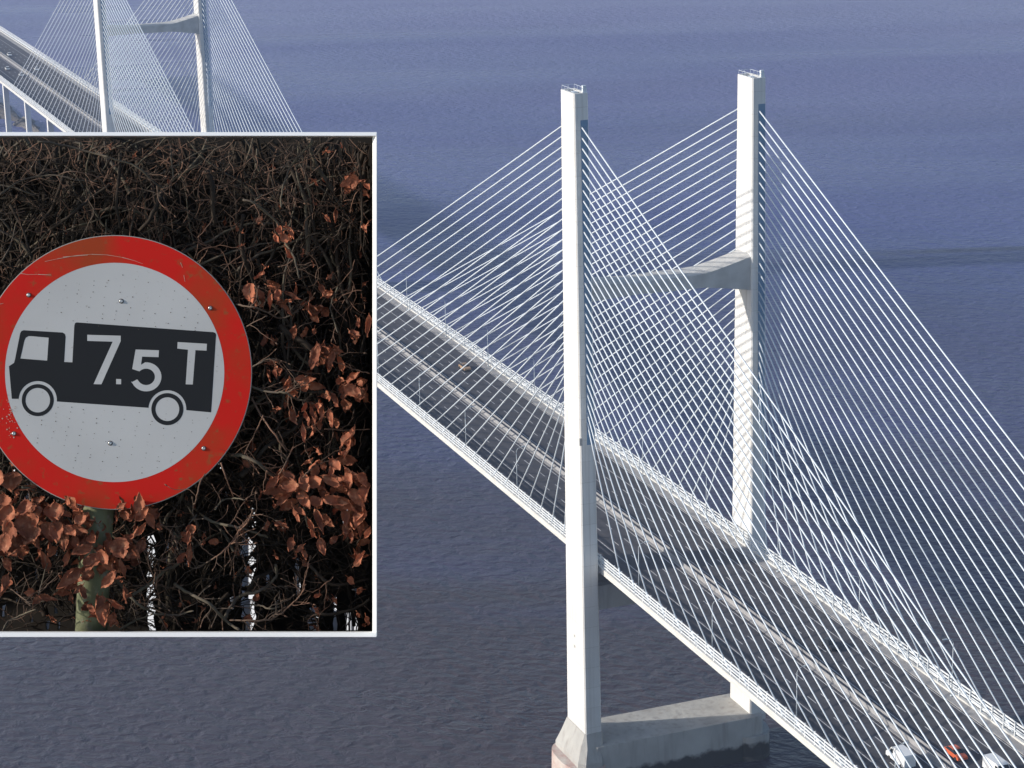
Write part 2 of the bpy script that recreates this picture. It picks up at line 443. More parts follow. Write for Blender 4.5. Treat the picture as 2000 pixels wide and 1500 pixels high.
# ------------------------------------------------------------------ vehicles on the deck
def vehicle(name, label, cat, x, y, paint, kind='car', group=None, heading=0):
    e = empty(name, (x, y+yo(x), zd(x)-.59), heading)
    Ls, W, H = {'car':(4.4,1.78,1.45),'van':(5.6,2.05,2.45),'truck':(7.5,2.4,3.2)}[kind]
    if kind == 'car':
        body = [(-2.2,.35),(-2.2,.80),(-2.05,.92),(-1.35,.98),(1.1,.95),(1.9,.85),(2.2,.68),(2.2,.32)]
        cab = [(-1.75,.96),(-1.2,1.38),(-.1,1.45),(.45,1.38),(1.15,.94)]
    elif kind == 'van':
        body = [(-2.8,.40),(-2.8,2.2),(-2.7,2.42),(.9,2.45),(1.3,2.3),(2.0,1.35),(2.7,1.15),(2.8,.95),(2.8,.40)]
        cab = None
    else:
        body = [(1.5,.5),(1.5,2.5),(3.2,2.5),(3.6,1.5),(3.75,1.4),(3.75,.5)]
        cab = None
    def loft(prof, W0, W1, z0, z1, mi=0):
        mb = MB(); 
        def wy(z): 
            t = (z-z0)/max(1e-6, z1-z0); return (W0*(1-t)+W1*t)/2
        A = [(px, -wy(pz), pz) for px, pz in prof]; B = [(px, wy(pz), pz) for px, pz in prof]
        mb.strip([A+[A[0]], B+[B[0]]]); mb.face(A[::-1]); mb.face(B)
        return mb
    zmin = min(p[1] for p in body); zmax = max(p[1] for p in body)
    loft(body, W, W*.94, zmin, zmax).build('body', paint, e)
    if cab: 
        loft(cab, W*.92, W*.72, .96, 1.45).build('cabin_glass', M_glass, e)
        loft([(-1.15,1.40),(-.1,1.47),(.42,1.40),(.3,1.50),(-.1,1.53),(-1.1,1.46)], W*.74, W*.72, 1.4, 1.53).build('roof', paint, e)
    if kind == 'van':
        loft([(1.36,2.25),(1.99,1.42),(2.04,1.44),(1.41,2.28)], W*.90, W*.80, 1.4, 2.3).build('windscreen', M_glass, e)
        for s in (-1,1):
            mb = MB(); yy = s*W/2*.975; mb.quadbox([(.7,yy-.03,1.4),(1.75,yy-.03,1.4),(1.75,yy+.03,1.4),(.7,yy+.03,1.4),(.7,yy-.06,2.1),(1.3,yy-.06,2.1),(1.3,yy+.03,2.1),(.7,yy+.03,2.1)])
            mb.build('side_window', M_glass, e)
    if kind == 'truck':
        mb = MB(); mb.box(-3.75,1.35,-1.2,1.2,.85,3.2); mb.build('cargo_box', paint, e)
        mb = MB(); mb.box(-3.6,1.6,-.5,.5,.5,.84); mb.build('chassis', M_black, e)
        loft([(3.24,2.4),(3.57,1.55),(3.63,1.56),(3.30,2.42)], 2.1, 1.9, 1.5, 2.4).build('windscreen', M_glass, e)
    for wx in (-Ls*.31, Ls*.31):
        for s in (-1,1):
            mb = MB(); r = .33 if kind != 'truck' else .45
            mb.tube([(wx, s*(W/2-.22), r), (wx, s*(W/2+.01), r)], r, 14)
            mb.build('wheel', M_black, e)
    tag(e, label, cat, group); return e
P_white = mat('white_car_paint', (.8,.8,.8), .3); P_red = mat('orange_red_paint', (.62,.13,.05), .35)
P_tan = mat('tan_paint', (.42,.27,.16), .5); P_dark = mat('dark_car_paint', (.03,.03,.035), .3)
pi = math.pi
vehicle('van', 'white van on the near carriageway at the bottom right of the bridge', 'van', 98.7, -5.6, P_white, 'van', None, pi)
vehicle('car', 'orange red car just across the central reserve from the white van', 'car', 100.3, 3.3, P_red, 'car')
vehicle('van', 'white van at the lower edge of the photo, on the far carriageway', 'van', 108.5, 5.8, P_white, 'van')
vehicle('car', 'small tan car beside the far barrier left of the near tower', 'car', -136.6, 8.4, P_tan, 'car')
vehicle('car', 'dark car on the far carriageway midway between tower and vans', 'car', 54.5, 6.2, P_dark, 'car')
G = 'small white cars beyond the far tower'
vehicle('car', 'tiny white car farthest up the deck at the top left, beside the central reserve', 'car', -726, 3.0, P_white, 'car', G)
vehicle('car', 'tiny white car at the top left in the outer near lane', 'car', -684, -6.2, P_white, 'car', G, pi)
vehicle('car', 'tiny white car at the top left, the rightmost of them near the far barrier', 'car', -676, 5.6, P_white, 'car', G)
vehicle('car', 'tiny white car at the top left, lowest of the group and nearest the far tower', 'car', -663, -4.0, P_white, 'car', G, pi)

# ------------------------------------------------------------------ foreshore rocks under the viaduct
M_rock = mat('foreshore_rock', (.10,.09,.085), .9, [(.08,(.22,.20,.18),.45,.65)], (.3,.8,1.0))
def rocks():
    mb = MB(); rnd = random.Random(5)
    for (cx, cy, rx, ry, h) in ((-905,4,55,13,4),(-835,13,26,6,3),(-775,-2,14,7,2),(-870,-22,26,7,3),(-940,-35,40,10,3)):
        N = 26; K = 7; rings = []
        for i in range(K+1):
            t = i/K; ring = []
            for k in range(N):
                a = 2*pi*k/N; rr = (1-t)**.6*(1+.28*math.sin(3*a+cx)+.18*math.sin(7*a+cy)+.1*rnd.random())
                ring.append((cx+rx*rr*math.cos(a), cy+ry*rr*math.sin(a), -1+(h+1)*t+rnd.uniform(-.4,.6)*(t>0)))
            rings.append(ring)
        mb.strip(rings, True)
    o = mb.build('ground', M_rock); tag(o, kind='structure')
rocks()

# ------------------------------------------------------------------ clifftop beside and behind the camera (outside the picture)
def headland():
    mg = mat('headland_turf', (.07,.10,.035), .95, [(.3,(.12,.11,.06),.4,.7)], (2,.6,.2))
    mb = MB(); rnd = random.Random(3)
    F2 = Vector((FWD.x, FWD.y, 0)).normalized()
    c = CAM + F2*8.0 - r0*15.4; N = 72; rings = []
    for z, g in ((-4,3.2),(20,2.7),(70,2.2),(120,1.8),(165,1.5),(190,1.25),(198,1.08),(200.4,1.0),(200.7,.5),(200.8,.05)):
        ring = []
        for k in range(N):
            a = 2*pi*k/N; r = 13.5*g*(1+.06*math.sin(5*a+z*.05)+.04*math.sin(11*a-z*.09))
            d = Vector((math.cos(a), math.sin(a), 0)); q = c + d*r; q.z = z
            for _ in range(60):      # the cliff is sheer on its seaward side
                v = q-CAM; dep = max(0.0, v.dot(FWD)); over = v.dot(RIGHT) + .2263*dep + .32 + .012*dep
                if over <= 0: break
                q = q - r0*(over+.01)
            ring.append((q.x, q.y, z+rnd.uniform(-.05,.05)))
        rings.append(ring)
    mb.strip(rings, True); mb.face(rings[-1])
    o = mb.build('ground', mg, smooth=True); tag(o, kind='structure')
headland()

# ------------------------------------------------------------------ framed hedge with the road sign, at real size about 5 m from the lens
D = 5.0
CASE = Matrix.Translation(CAM + FWD*D) @ ROT.to_4x4()   # local: x right, y up, z towards the viewer
def pp(px, py, d=0.0):           # point of the case space, d metres behind the front plane
    k = (D+d)/FPX
    return Vector(((px-1000)*k, (750-py)*k, -d))
M_frame = mat('white_gloss_frame', (.96,.96,.95), .35)
M_dark = mat('painted_shade_dark', (.018,.014,.011), .95, [(9,(.03,.022,.015),.4,.7)])  # near-black colour paints in the shade of the hedge's interior
M_pale = mat('gap_reflector_paint', (.66,.70,.79), .6, [(9,(.52,.56,.64),.4,.7)])  # for the reflectors added behind the hedge gaps

frame = empty('display_frame', M=CASE.copy())
tag(frame, 'large white picture frame holding the bare hedge and the weight limit sign', 'frame')
K = D/FPX
def fx(px): return (px-1000)*K
def fy(py): return (750-py)*K
XL = fx(-340)
# mouldings: right bar slopes inwards (to the left), top and bottom bars slope upwards
def bar(name, quad_front, quad_back):
    mb = MB(); mb.quadbox(quad_back+quad_front); return mb.build(name, M_frame, frame)
xo, xi = fx(735), fx(727); yt, yti = fy(257), fy(265); yb, ybi = fy(1244), fy(1236)
bar('frame_bar', [(xi,ybi,-.010),(xo,ybi,0),(xo,yti,0),(xi,yti,-.010)], [(xi,ybi,-.03),(xo,ybi,-.03),(xo,yti,-.03),(xi,yti,-.03)])
bar('frame_bar', [(XL,yti,0),(xo,yti,0),(xo,yt,-.010),(XL,yt,-.010)], [(XL,yti,-.03),(xo,yti,-.03),(xo,yt,-.03),(XL,yt,-.03)])
bar('frame_bar', [(XL,yb,0),(xo,yb,0),(xo,ybi,-.010),(XL,ybi,-.010)], [(XL,yb,-.03),(xo,yb,-.03),(xo,ybi,-.03),(XL,ybi,-.03)])
bar('frame_bar', [(XL-.01,ybi,-.008),(XL,ybi,-.008),(XL,yti,-.008),(XL-.01,yti,-.008)], [(XL-.01,ybi,-.03),(XL,ybi,-.03),(XL,yti,-.03),(XL-.01,yti,-.03)])
DB = .50
# iron bracket and post that carry it, standing on the clifftop to the left
mb = MB(); Mi = CASE.inverted()
foot = Mi @ Vector((CASE @ Vector((XL-.25,0,-.3))).to_tuple()); 
wl = CASE @ Vector((XL-.25, .1, -.3)); gl = Vector((wl.x, wl.y, 199.0))
mb.tube([Mi @ gl, Mi @ (wl+Vector((0,0,.3)))], .05, 10)
for yy in (-.35, .35): mb.tube([(XL-.25,yy,-.3),(XL-.02,yy,-.3),(XL-.02,yy,-DB)], .02, 8)
mb.build('support_post', M_post, frame)

# pale reflectors added behind the lower hedge to brighten its gaps
bright_gaps = [(283,306,1045,1236),(321,331,1060,1236),(466,502,1040,1236),(573,588,1090,1170),(598,626,1185,1236),(648,660,1165,1236),(662,702,1195,1236),(44,60,935,1000),(96,104,930,990),(30,34,1120,1180),(484,500,990,1030)]
_rs = random.Random(77)
for _i in range(26):
    _x = _rs.choice((_rs.uniform(480,715), _rs.uniform(250,480), _rs.uniform(0,140))); _y = _rs.uniform(900,1220); _w = _rs.uniform(7,14); _h = _rs.uniform(10,30)
    if all(_x+_w+4 < a or _x-4 > b or _y+_h+4 < c or _y-4 > d for (a,b,c,d) in bright_gaps): bright_gaps.append((_x, _x+_w, _y, min(1230,_y+_h)))
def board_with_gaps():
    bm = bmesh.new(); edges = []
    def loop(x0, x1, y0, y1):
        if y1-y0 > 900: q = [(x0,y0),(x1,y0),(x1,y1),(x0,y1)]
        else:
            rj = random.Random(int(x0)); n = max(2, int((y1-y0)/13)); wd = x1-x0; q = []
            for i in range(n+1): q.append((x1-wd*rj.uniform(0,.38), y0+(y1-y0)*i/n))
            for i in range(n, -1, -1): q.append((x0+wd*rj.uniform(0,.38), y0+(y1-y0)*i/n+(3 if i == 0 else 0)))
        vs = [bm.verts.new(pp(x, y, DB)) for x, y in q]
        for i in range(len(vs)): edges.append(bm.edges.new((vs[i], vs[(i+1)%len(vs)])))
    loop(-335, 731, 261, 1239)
    for (x0, x1, y0, y1) in bright_gaps: loop(x0, x1, y0, min(y1, 1232))
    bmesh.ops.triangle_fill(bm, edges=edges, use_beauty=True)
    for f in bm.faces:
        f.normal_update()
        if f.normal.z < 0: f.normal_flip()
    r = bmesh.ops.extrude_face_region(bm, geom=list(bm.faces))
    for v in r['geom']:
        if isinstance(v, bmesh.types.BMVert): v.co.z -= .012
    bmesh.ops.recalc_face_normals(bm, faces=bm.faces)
    me = bpy.data.meshes.new('shade_board'); bm.to_mesh(me); bm.free(); me.materials.append(M_dark)
    o = bpy.data.objects.new('shade_board', me); COL.objects.link(o); o.parent = frame
board_with_gaps()  # dark sheet standing for the shaded depth of the hedge
# side panels of the case: floor and right cheek, and struts at the open top and left
M_case = mat('dark_timber', (.045,.034,.025), .8, [((3,40,3),(.07,.05,.035),.4,.7)])
def panel(ax, ay, bx, by, tx, ty):
    mb = MB(); f0, f1 = .032, .90
    P = [pp(ax,ay,f0),pp(bx,by,f0),pp(bx,by,f1),pp(ax,ay,f1)]
    Q = [pp(ax+tx,ay+ty,f0),pp(bx+tx,by+ty,f0),pp(bx+tx,by+ty,f1),pp(ax+tx,ay+ty,f1)]
    mb.quadbox(P+Q); return mb
panel(-340,1238.5,732,1238.5,0,3.5).build('floor_panel', M_case, frame)
panel(729.5,263,729.5,1237,3,0).build('side_panel', M_case, frame)
for (sx_, sy_) in ((-330,261),(200,261),(-330,740)):
    mb = MB(); mb.tube([pp(sx_,sy_,.025), pp(sx_,sy_,DB+.01)], .0035, 6); mb.build('strut', M_case, frame)
bright_gaps = [(a, b, c_, 1237) for (a, b, c_, d_) in bright_gaps]
for (x0, x1, y0, y1) in bright_gaps:          # added reflectors behind the gaps, turned to the sun
    mb = MB(); d0 = .86
    a = pp(x0-5,y1,d0); b = pp(x1+5,y0,d0); t = .9*(b.x-a.x); e = .008
    mb.quadbox([(a.x,a.y,-d0-t/2),(b.x,a.y,-d0+t/2),(b.x+e,a.y,-d0+t/2-e),(a.x+e,a.y,-d0-t/2-e),(a.x,b.y,-d0-t/2),(b.x,b.y,-d0+t/2),(b.x+e,b.y,-d0+t/2-e),(a.x+e,b.y,-d0-t/2-e)][::1])
    mb.build('gap_reflector', M_pale, frame)
# ---- hedge
hedge = empty('beech_hedge', M=CASE.copy())
tag(hedge, 'bare brown beech hedge with copper dead leaves behind the round sign', 'hedge')
M_deep = mat('shaded_bark', (.034,.025,.019), .9, [(25,(.065,.050,.037),.45,.75)], spec=.2)  # bark of the deep stems, darkened to paint in the hedge's inner shade
M_bark = mat('olive_bark', (.11,.088,.058), .85, [(14,(.065,.048,.038),.4,.65),(40,(.16,.14,.085),.55,.8)])
M_green = mat('greenish_bark', (.20,.185,.11), .85, [(20,(.11,.09,.06),.45,.7)])
M_twig = mat('reddish_twig', (.19,.095,.058), .8, [(10,(.085,.06,.042),.4,.65)])
M_leaf = mat('copper_leaf', (.40,.135,.070), .8, [(14,(.19,.062,.034),.38,.62),(70,(.46,.21,.12),.52,.75),(220,(.30,.11,.07),.55,.8)], (260,.4,.002), spec=.2)
rnd = random.Random(21)
def inside(px, py, m=2): return -185 < px < 727-m and 265+m < py < 1236-m
def to_px(v):
    k = FPX/(-v.z+D)
    return 1000+v.x*k, 750-v.y*k
def clip_pts(pts, rads):
    out = []; ro = []
    for p, r in zip(pts, rads):
        x, y = to_px(p)
        m = r/K+1
        if not inside(x, y, m) or p.z > -.012 or p.z < -DB+.02: break
        out.append(p); ro.append(r)
    return out, ro
def wander(start, ang, n, step, bend, zang=0.0, zb=0.15):
    p = Vector(start); pts = [p.copy()]; a = ang; za = zang
    for i in range(n):
        a += rnd.gauss(0, bend); za = za*.8+rnd.gauss(0, zb)
        p = p + Vector((math.cos(a)*step, math.sin(a)*step, math.sin(za)*step)); pts.append(p.copy())
    return pts
# deep mass of stems
def mass(name, m, count, d0, d1, r0_, r1_, nseg, step, bend, sides=4, vert=True, parent=hedge, region=None, mb=None, build=True):
    mb = mb or MB()
    for i in range(count):
        px = rnd.uniform(-180, 724); py = rnd.uniform(270, 1232)
        if region and not region(px, py): continue
        d = rnd.uniform(d0, d1)
        if math.hypot(px-224, py-727) < 340: d = max(d, .15)
        s = pp(px, py, d)
        ang = (pi/2 + rnd.gauss(0, .55)) if vert else rnd.uniform(0, 2*pi)
        pts = wander(s, ang, nseg, step*rnd.uniform(.6,1.3), bend)
        r = rnd.uniform(r0_, r1_); rads = [r*(1-.6*k/nseg) for k in range(nseg+1)]
        pts, rads = clip_pts(pts, rads)
        if len(pts) > 2: mb.tube(pts, rads, sides, caps=False)
    if not build: return mb
    return mb.build(name, m, parent, smooth=True)
def open_gap(px, py):       # thinner growth where the added reflectors show through, low down
    for (x0,x1,y0,y1) in bright_gaps:
        if x0-6 < px < x1+6 and y0-6 < py < y1+6: return rnd.random() < .12
    return True
def near_gap(px, py):
    return any(x0-12 < px < x1+12 and y0-15 < py < y1+10 for (x0,x1,y0,y1) in bright_gaps)
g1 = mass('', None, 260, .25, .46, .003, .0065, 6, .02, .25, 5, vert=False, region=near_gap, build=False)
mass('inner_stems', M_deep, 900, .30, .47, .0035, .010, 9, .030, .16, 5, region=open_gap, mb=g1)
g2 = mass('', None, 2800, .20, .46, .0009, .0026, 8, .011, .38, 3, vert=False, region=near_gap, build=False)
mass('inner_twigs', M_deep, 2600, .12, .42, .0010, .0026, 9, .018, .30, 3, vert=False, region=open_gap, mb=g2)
mass('brown_twigs', M_twig, 1900, .08, .30, .0007, .0015, 9, .013, .35, 3, vert=False, region=lambda x,y: open_gap(x,y) and (y < 620 or rnd.random() < .45))
mass('grey_stems', M_bark, 230, .16, .34, .0025, .0055, 10, .026, .20, 5, vert=True, region=lambda x,y: open_gap(x,y) and y < 1100)

for (sx0, rr0, mt) in ((-60,.012,0),(60,.010,0),(250,.011,0),(330,.008,1),(430,.013,0),(470,.008,0),(545,.012,1),(610,.010,0),(655,.013,0),(700,.009,1),(120,.009,0),(405,.009,1)):
    mb = MB(); st = pp(sx0, 1228, rnd.uniform(.24,.34)); p_ = wander(st, pi/2+rnd.gauss(0,.12), 34, .034, .09, 0, .08)
    rd = [rr0*(1-.6*k/34)*rnd.uniform(.9,1.12) for k in range(35)]; p_, rd = clip_pts(p_, rd)
    if len(p_) < 4: continue
    mb.tube(p_, rd, 8)
    for j in range(4, len(p_)-3, 4):
        a_ = pi/2+rnd.choice((-1,1))*rnd.uniform(.4,1.0); q_ = wander(p_[j], a_, 12, .026, .14, 0, .12)
        r_ = [rd[j]*.55*(1-.7*k/12) for k in range(13)]; q_, r_ = clip_pts(q_, r_)
        if len(q_) > 3: mb.tube(q_, r_, 6)
    mb.build('main_stem', (M_deep, M_bark)[mt], hedge, smooth=True)

branches = [  # (thickness mm radius, depth, material, points in photo pixels)
 (2.6,.06,1,[(75,277),(130,285),(185,300),(225,312),(265,325),(300,355),(320,368),(338,352),(370,332),(395,315)]),
 (6.0,.12,0,[(322,366),(312,385),(305,405),(290,432),(272,450)]),
 (2.0,.07,1,[(265,325),(295,298),(325,268)]),
 (2.0,.065,1,[(334,282),(335,315),(338,350)]),
 (3.4,.055,2,[(380,268),(392,288),(400,312),(410,338),(421,356)]),
 (6.5,.10,0,[(405,335),(415,365),(416,400),(420,440)]),
 (1.8,.06,1,[(0,380),(20,365),(60,346),(110,343),(150,352),(190,354)]),
 (1.5,.06,3,[(110,343),(140,335),(190,346),(215,380)]),
 (3.0,.055,1,[(600,270),(608,280),(590,300),(570,322),(558,350),(550,378),(549,405)]),
 (2.6,.06,1,[(632,268),(630,290),(632,312),(650,345),(675,368),(700,385),(722,410)]),
 (2.8,.055,1,[(475,390),(495,396),(520,415),(545,440),(556,470),(575,505),(585,545)]),
 (2.2,.06,1,[(495,396),(503,388),(512,380)]),
 (3.6,.12,0,[(540,455),(538,480),(528,505),(515,522)]),
 (5.0,.14,0,[(475,420),(470,470),(482,520),(500,560),(512,600)]),
 (7.0,.10,0,[(549,637),(571,656),(603,675),(613,693),(619,731)]),
 (4.0,.09,0,[(552,650),(553,675),(560,709),(570,725),(581,735)]),
 (2.8,.05,1,[(491,755),(512,763),(535,766),(560,768),(575,778),(581,781),(597,782)]),
 (2.0,.05,1,[(493,717),(510,708),(525,701),(547,702)]),
 (2.2,.05,3,[(461,595),(480,598),(499,600),(523,611),(549,622),(584,608)]),
 (1.6,.05,3,[(480,640),(500,628),(523,617)]),
 (4.6,.07,1,[(448,890),(470,890),(499,901),(520,918),(539,936)]),
 (6.0,.12,0,[(470,930),(499,905),(512,880),(545,855),(575,838),(592,815)]),
 (5.0,.13,0,[(500,900),(515,878),(540,862),(565,850)]),
 (2.5,.055,3,[(491,775),(507,805),(521,828),(539,851),(560,882)]),
 (1.5,.045,3,[(515,811),(502,838),(490,862),(477,887)]),
 (2.2,.06,3,[(536,943),(545,927),(552,917),(562,895),(573,872)]),
 (1.6,.05,3,[(587,940),(595,928),(603,920),(625,906),(652,896)]),
 (3.4,.08,1,[(397,1010),(420,1020),(449,1027),(470,1031),(491,1038),(523,1050)]),
 (2.2,.045,3,[(493,996),(490,1008),(486,1017),(467,1038),(458,1052),(449,1063),(432,1080),(416,1091),(398,1102),(379,1110),(360,1100)]),
 (1.4,.04,3,[(486,1008),(500,1006),(514,1004)]),
 (1.6,.05,3,[(449,1063),(458,1060),(466,1061)]),
 (3.6,.05,1,[(340,1140),(360,1154),(379,1164),(407,1178),(424,1194),(439,1210),(455,1223),(472,1232),(484,1228),(491,1222),(505,1218),(521,1217),(530,1226),(537,1232),(560,1227),(586,1215)]),
 (4.4,.09,1,[(439,1208),(450,1186),(463,1168),(480,1160),(500,1157),(515,1149),(528,1140),(540,1122),(538,1103)]),
 (5.0,.13,0,[(480,1165),(490,1145),(500,1130),(520,1120),(540,1112)]),
 (2.4,.07,1,[(492,1181),(510,1183),(528,1189),(545,1186)]),
 (2.0,.055,3,[(449,1211),(485,1212),(523,1211),(545,1200),(563,1185),(584,1166),(592,1154),(598,1141)]),
 (4.0,.12,0,[(606,1105),(625,1125),(640,1138),(665,1142),(722,1130)]),
 (4.5,.12,0,[(600,1205),(625,1198),(650,1200),(700,1185),(722,1170)]),
 (3.0,.08,1,[(42,951),(65,956),(89,965),(119,977),(128,993),(140,1024),(152,1038),(168,1047)]),
 (2.4,.05,3,[(259,1052),(275,1068),(292,1082),(310,1094),(331,1089)]),
 (2.0,.05,3,[(313,1024),(326,1032),(336,1042),(343,1058),(348,1075)]),
 (4.6,.10,1,[(355,1078),(352,1095),(340,1106),(325,1112),(300,1135),(278,1150),(259,1162)]),
 (2.6,.055,1,[(294,1199),(312,1200),(331,1201),(355,1199),(378,1193)]),
 (3.0,.08,1,[(233,1230),(260,1215),(289,1201)]),
 (4.0,.09,1,[(219,1120),(230,1135),(240,1147),(248,1158),(257,1168),(280,1187),(300,1196)]),
 (4.6,.10,0,[(70,1232),(95,1212),(121,1192),(149,1179)]),
 (2.4,.07,1,[(5,1232),(12,1220),(21,1210),(45,1200),(70,1190)]),
 (1.8,.06,1,[(74,1165),(80,1145),(85,1125),(93,1100)]),
 (1.6,.05,3,[(20,1150),(35,1160),(50,1172),(60,1180)]),
 (1.5,.04,3,[(290,1183),(292,1160),(300,1140),(304,1118)]),
 (2.2,.06,1,[(340,1040),(352,1052),(360,1040),(372,1020),(384,1005)]),
 (1.8,.04,3,[(380,985),(384,970),(390,945),(400,925)]),
 (1.8,.05,3,[(431,905),(440,928),(448,950),(456,970)]),
 (2.0,.06,1,[(420,995),(432,980),(445,974),(462,973),(478,976)]),
 (5.5,.16,0,[(640,420),(655,470),(660,520),(670,570),(690,610)]),
 (5.5,.17,0,[(560,300),(575,345),(600,390),(612,440),(625,500)]),
 (3.0,.08,0,[(700,300),(705,350),(708,420),(705,470),(722,520)]),
 (4.5,.14,0,[(235,300),(232,350),(228,400),(235,450)]),
 (5.0,.15,0,[(130,330),(115,370),(100,410),(75,440)]),
 (4.0,.13,0,[(215,360),(180,385),(150,410),(125,430),(95,450)]),
 (3.5,.12,0,[(20,400),(45,450),(60,500)]),
 (2.0,.06,1,[(660,560),(645,600),(652,625),(660,650)]),
 (1.6,.05,3,[(615,690),(650,705),(690,720),(722,730)]),
 (1.6,.05,3,[(635,838),(670,840),(722,838)]),
]
mats4 = [M_deep, M_bark, M_green, M_twig]
nodes = []
for (r, d, mi, pl) in branches:
    pts = []; rr = r*.001
    rnd_b = random.Random(int(pl[0][0]*7+pl[0][1]))
    n = len(pl)
    dd = [d + .02*math.sin(i*1.3+pl[0][0]) for i in range(n)]
    ctl = [pp(x, y, dd[i]) for i, (x, y) in enumerate(pl)]
    # catmull-rom
    for i in range(n-1):
        p0 = ctl[max(i-1,0)]; p1 = ctl[i]; p2 = ctl[i+1]; p3 = ctl[min(i+2,n-1)]
        for k in range(4):
            t = k/4; pts.append(.5*((2*p1)+(p2-p0)*t+(2*p0-5*p1+4*p2-p3)*t*t+(3*p1-p0-3*p2+p3)*t*t*t)+Vector((rnd_b.gauss(0,.0007),rnd_b.gauss(0,.0007),0)))
    pts.append(ctl[-1])
    rads = [rr*(1-.35*i/len(pts))*rnd_b.uniform(.88,1.12) for i in range(len(pts))]
    pts, rads = clip_pts(pts, rads)
    if len(pts) < 3: continue
    brfine = MB(); brfine.tube(pts, rads, 8, 0)
    # side twigs with buds
    for i in range(2, len(pts)-1):
        if rnd.random() < (.40 if mi else .16):
            dirv = (pts[i+1]-pts[i-1]).normalized(); a = math.atan2(dirv.y, dirv.x)+rnd.choice((-1,1))*rnd.uniform(.5,1.1)
            nn = rnd.randint(3,7); tp = wander(pts[i], a, nn, rnd.uniform(.006,.013), .22, 0, .2)
            t0 = min(rads[i]*.6, .0013); tr = [t0*(1-.4*k/nn) for k in range(nn+1)]
            tp, tr = clip_pts(tp, tr)
            if len(tp) > 2:
                brfine.tube(tp, tr, 5, 1)
                e = tp[-1]; dv = (tp[-1]-tp[-2]).normalized()
                brfine.tube([e, e+dv*.0035, e+dv*.008], [.0011,.0016,.0003], 5, 1)
                pass
                # second order
                if rnd.random() < .5:
                    j = len(tp)//2; a2 = a+rnd.choice((-1,1))*.8
                    t2 = wander(tp[j], a2, 3, .007, .2); t2, r2 = clip_pts(t2, [.0009,.0008,.0007,.0006])
                    if len(t2) > 2: brfine.tube(t2, r2, 4, 1)
    brfine.build('branch', [mats4[mi], M_twig], hedge, smooth=True)

# ---- beech leaves: curled, pointed, folded along the midrib
def leaf(mb, c, length, width, ang, tilt, curl, fold, roll):
    NL, NW = 20, 10
    ex = Vector((math.cos(ang), math.sin(ang), 0)); ey = Vector((-math.sin(ang), math.cos(ang), 0)); ez = Vector((0,0,1))
    ez, ex = ez*math.cos(tilt)+ex*math.sin(tilt), ex*math.cos(tilt)-ez*math.sin(tilt)
    ey, ez = ey*math.cos(roll)+ez*math.sin(roll), ez*math.cos(roll)-ey*math.sin(roll)
    rings = []; ph = rnd.uniform(0,6); ph2 = rnd.uniform(0,6); tw = rnd.gauss(0,.5); bite = rnd.random() < .3
    asym = rnd.uniform(.75,1.2); fold = min(fold, 2.2); fs = [fold*rnd.uniform(.4,1.6) for _ in (0,1)]
    for i in range(NL+1):
        t = i/NL
        w = width*.5*1.15*max(.02, (1-abs(2*t**.85-1)**2.2)**.9*(1-.25*t))
        a = curl*t*1.6; k_ = max(curl*1.6,1e-3); sx = length*math.sin(a)/k_; sz = length*(1-math.cos(a))/k_
        if t > .85: sx += length*.05*(t-.85)/.15
        cross = tw*(t-.3); ring = []
        for k in range(NW+1):
            q = -1+2*k/NW; aq = abs(q); side = 0 if q < 0 else 1
            fo = fs[side]*(.6+.6*t); ww = w*(asym if side else 1)
            if aq > .95: ww *= 1 + .07*math.sin(t*NL*pi*.62+ph) - (.3*math.exp(-((t-.6)/.06)**2) if bite and side else 0)
            y = math.copysign(ww*math.sin(aq*fo)/fo, q); z = ww*(1-math.cos(aq*fo))/fo - .0009*math.exp(-(q/.12)**2)
            z += .00075*math.sin((t*8.5-aq*1.7)*2*pi)*min(1,aq*2)*min(1,6*t*(1-t)) + .0030*math.sin(6*t+3.5*q+ph)*aq + .0026*math.sin(11*t-4*q+ph2)*aq*aq
            y2 = y*math.cos(cross)-z*math.sin(cross); z2 = y*math.sin(cross)+z*math.cos(cross)
            ring.append(c+ex*(sx-length*.5-.10*length*aq*aq*(1-t)+.05*length*aq*(t))+ey*y2+ez*(sz+z2))
        rings.append(ring)
    for ring in rings:
        for v in ring:
            x, y = to_px(v)
            if not inside(x, y, 1) or v.z > -.006: return False
    mb.strip(rings)
    base = rings[0][NW//2]; mb.tube([base+ex*.001, base-ex*.004+ez*.001, base-ex*.009+ez*.002], [.0007,.0006,.0006], 4)
    return True
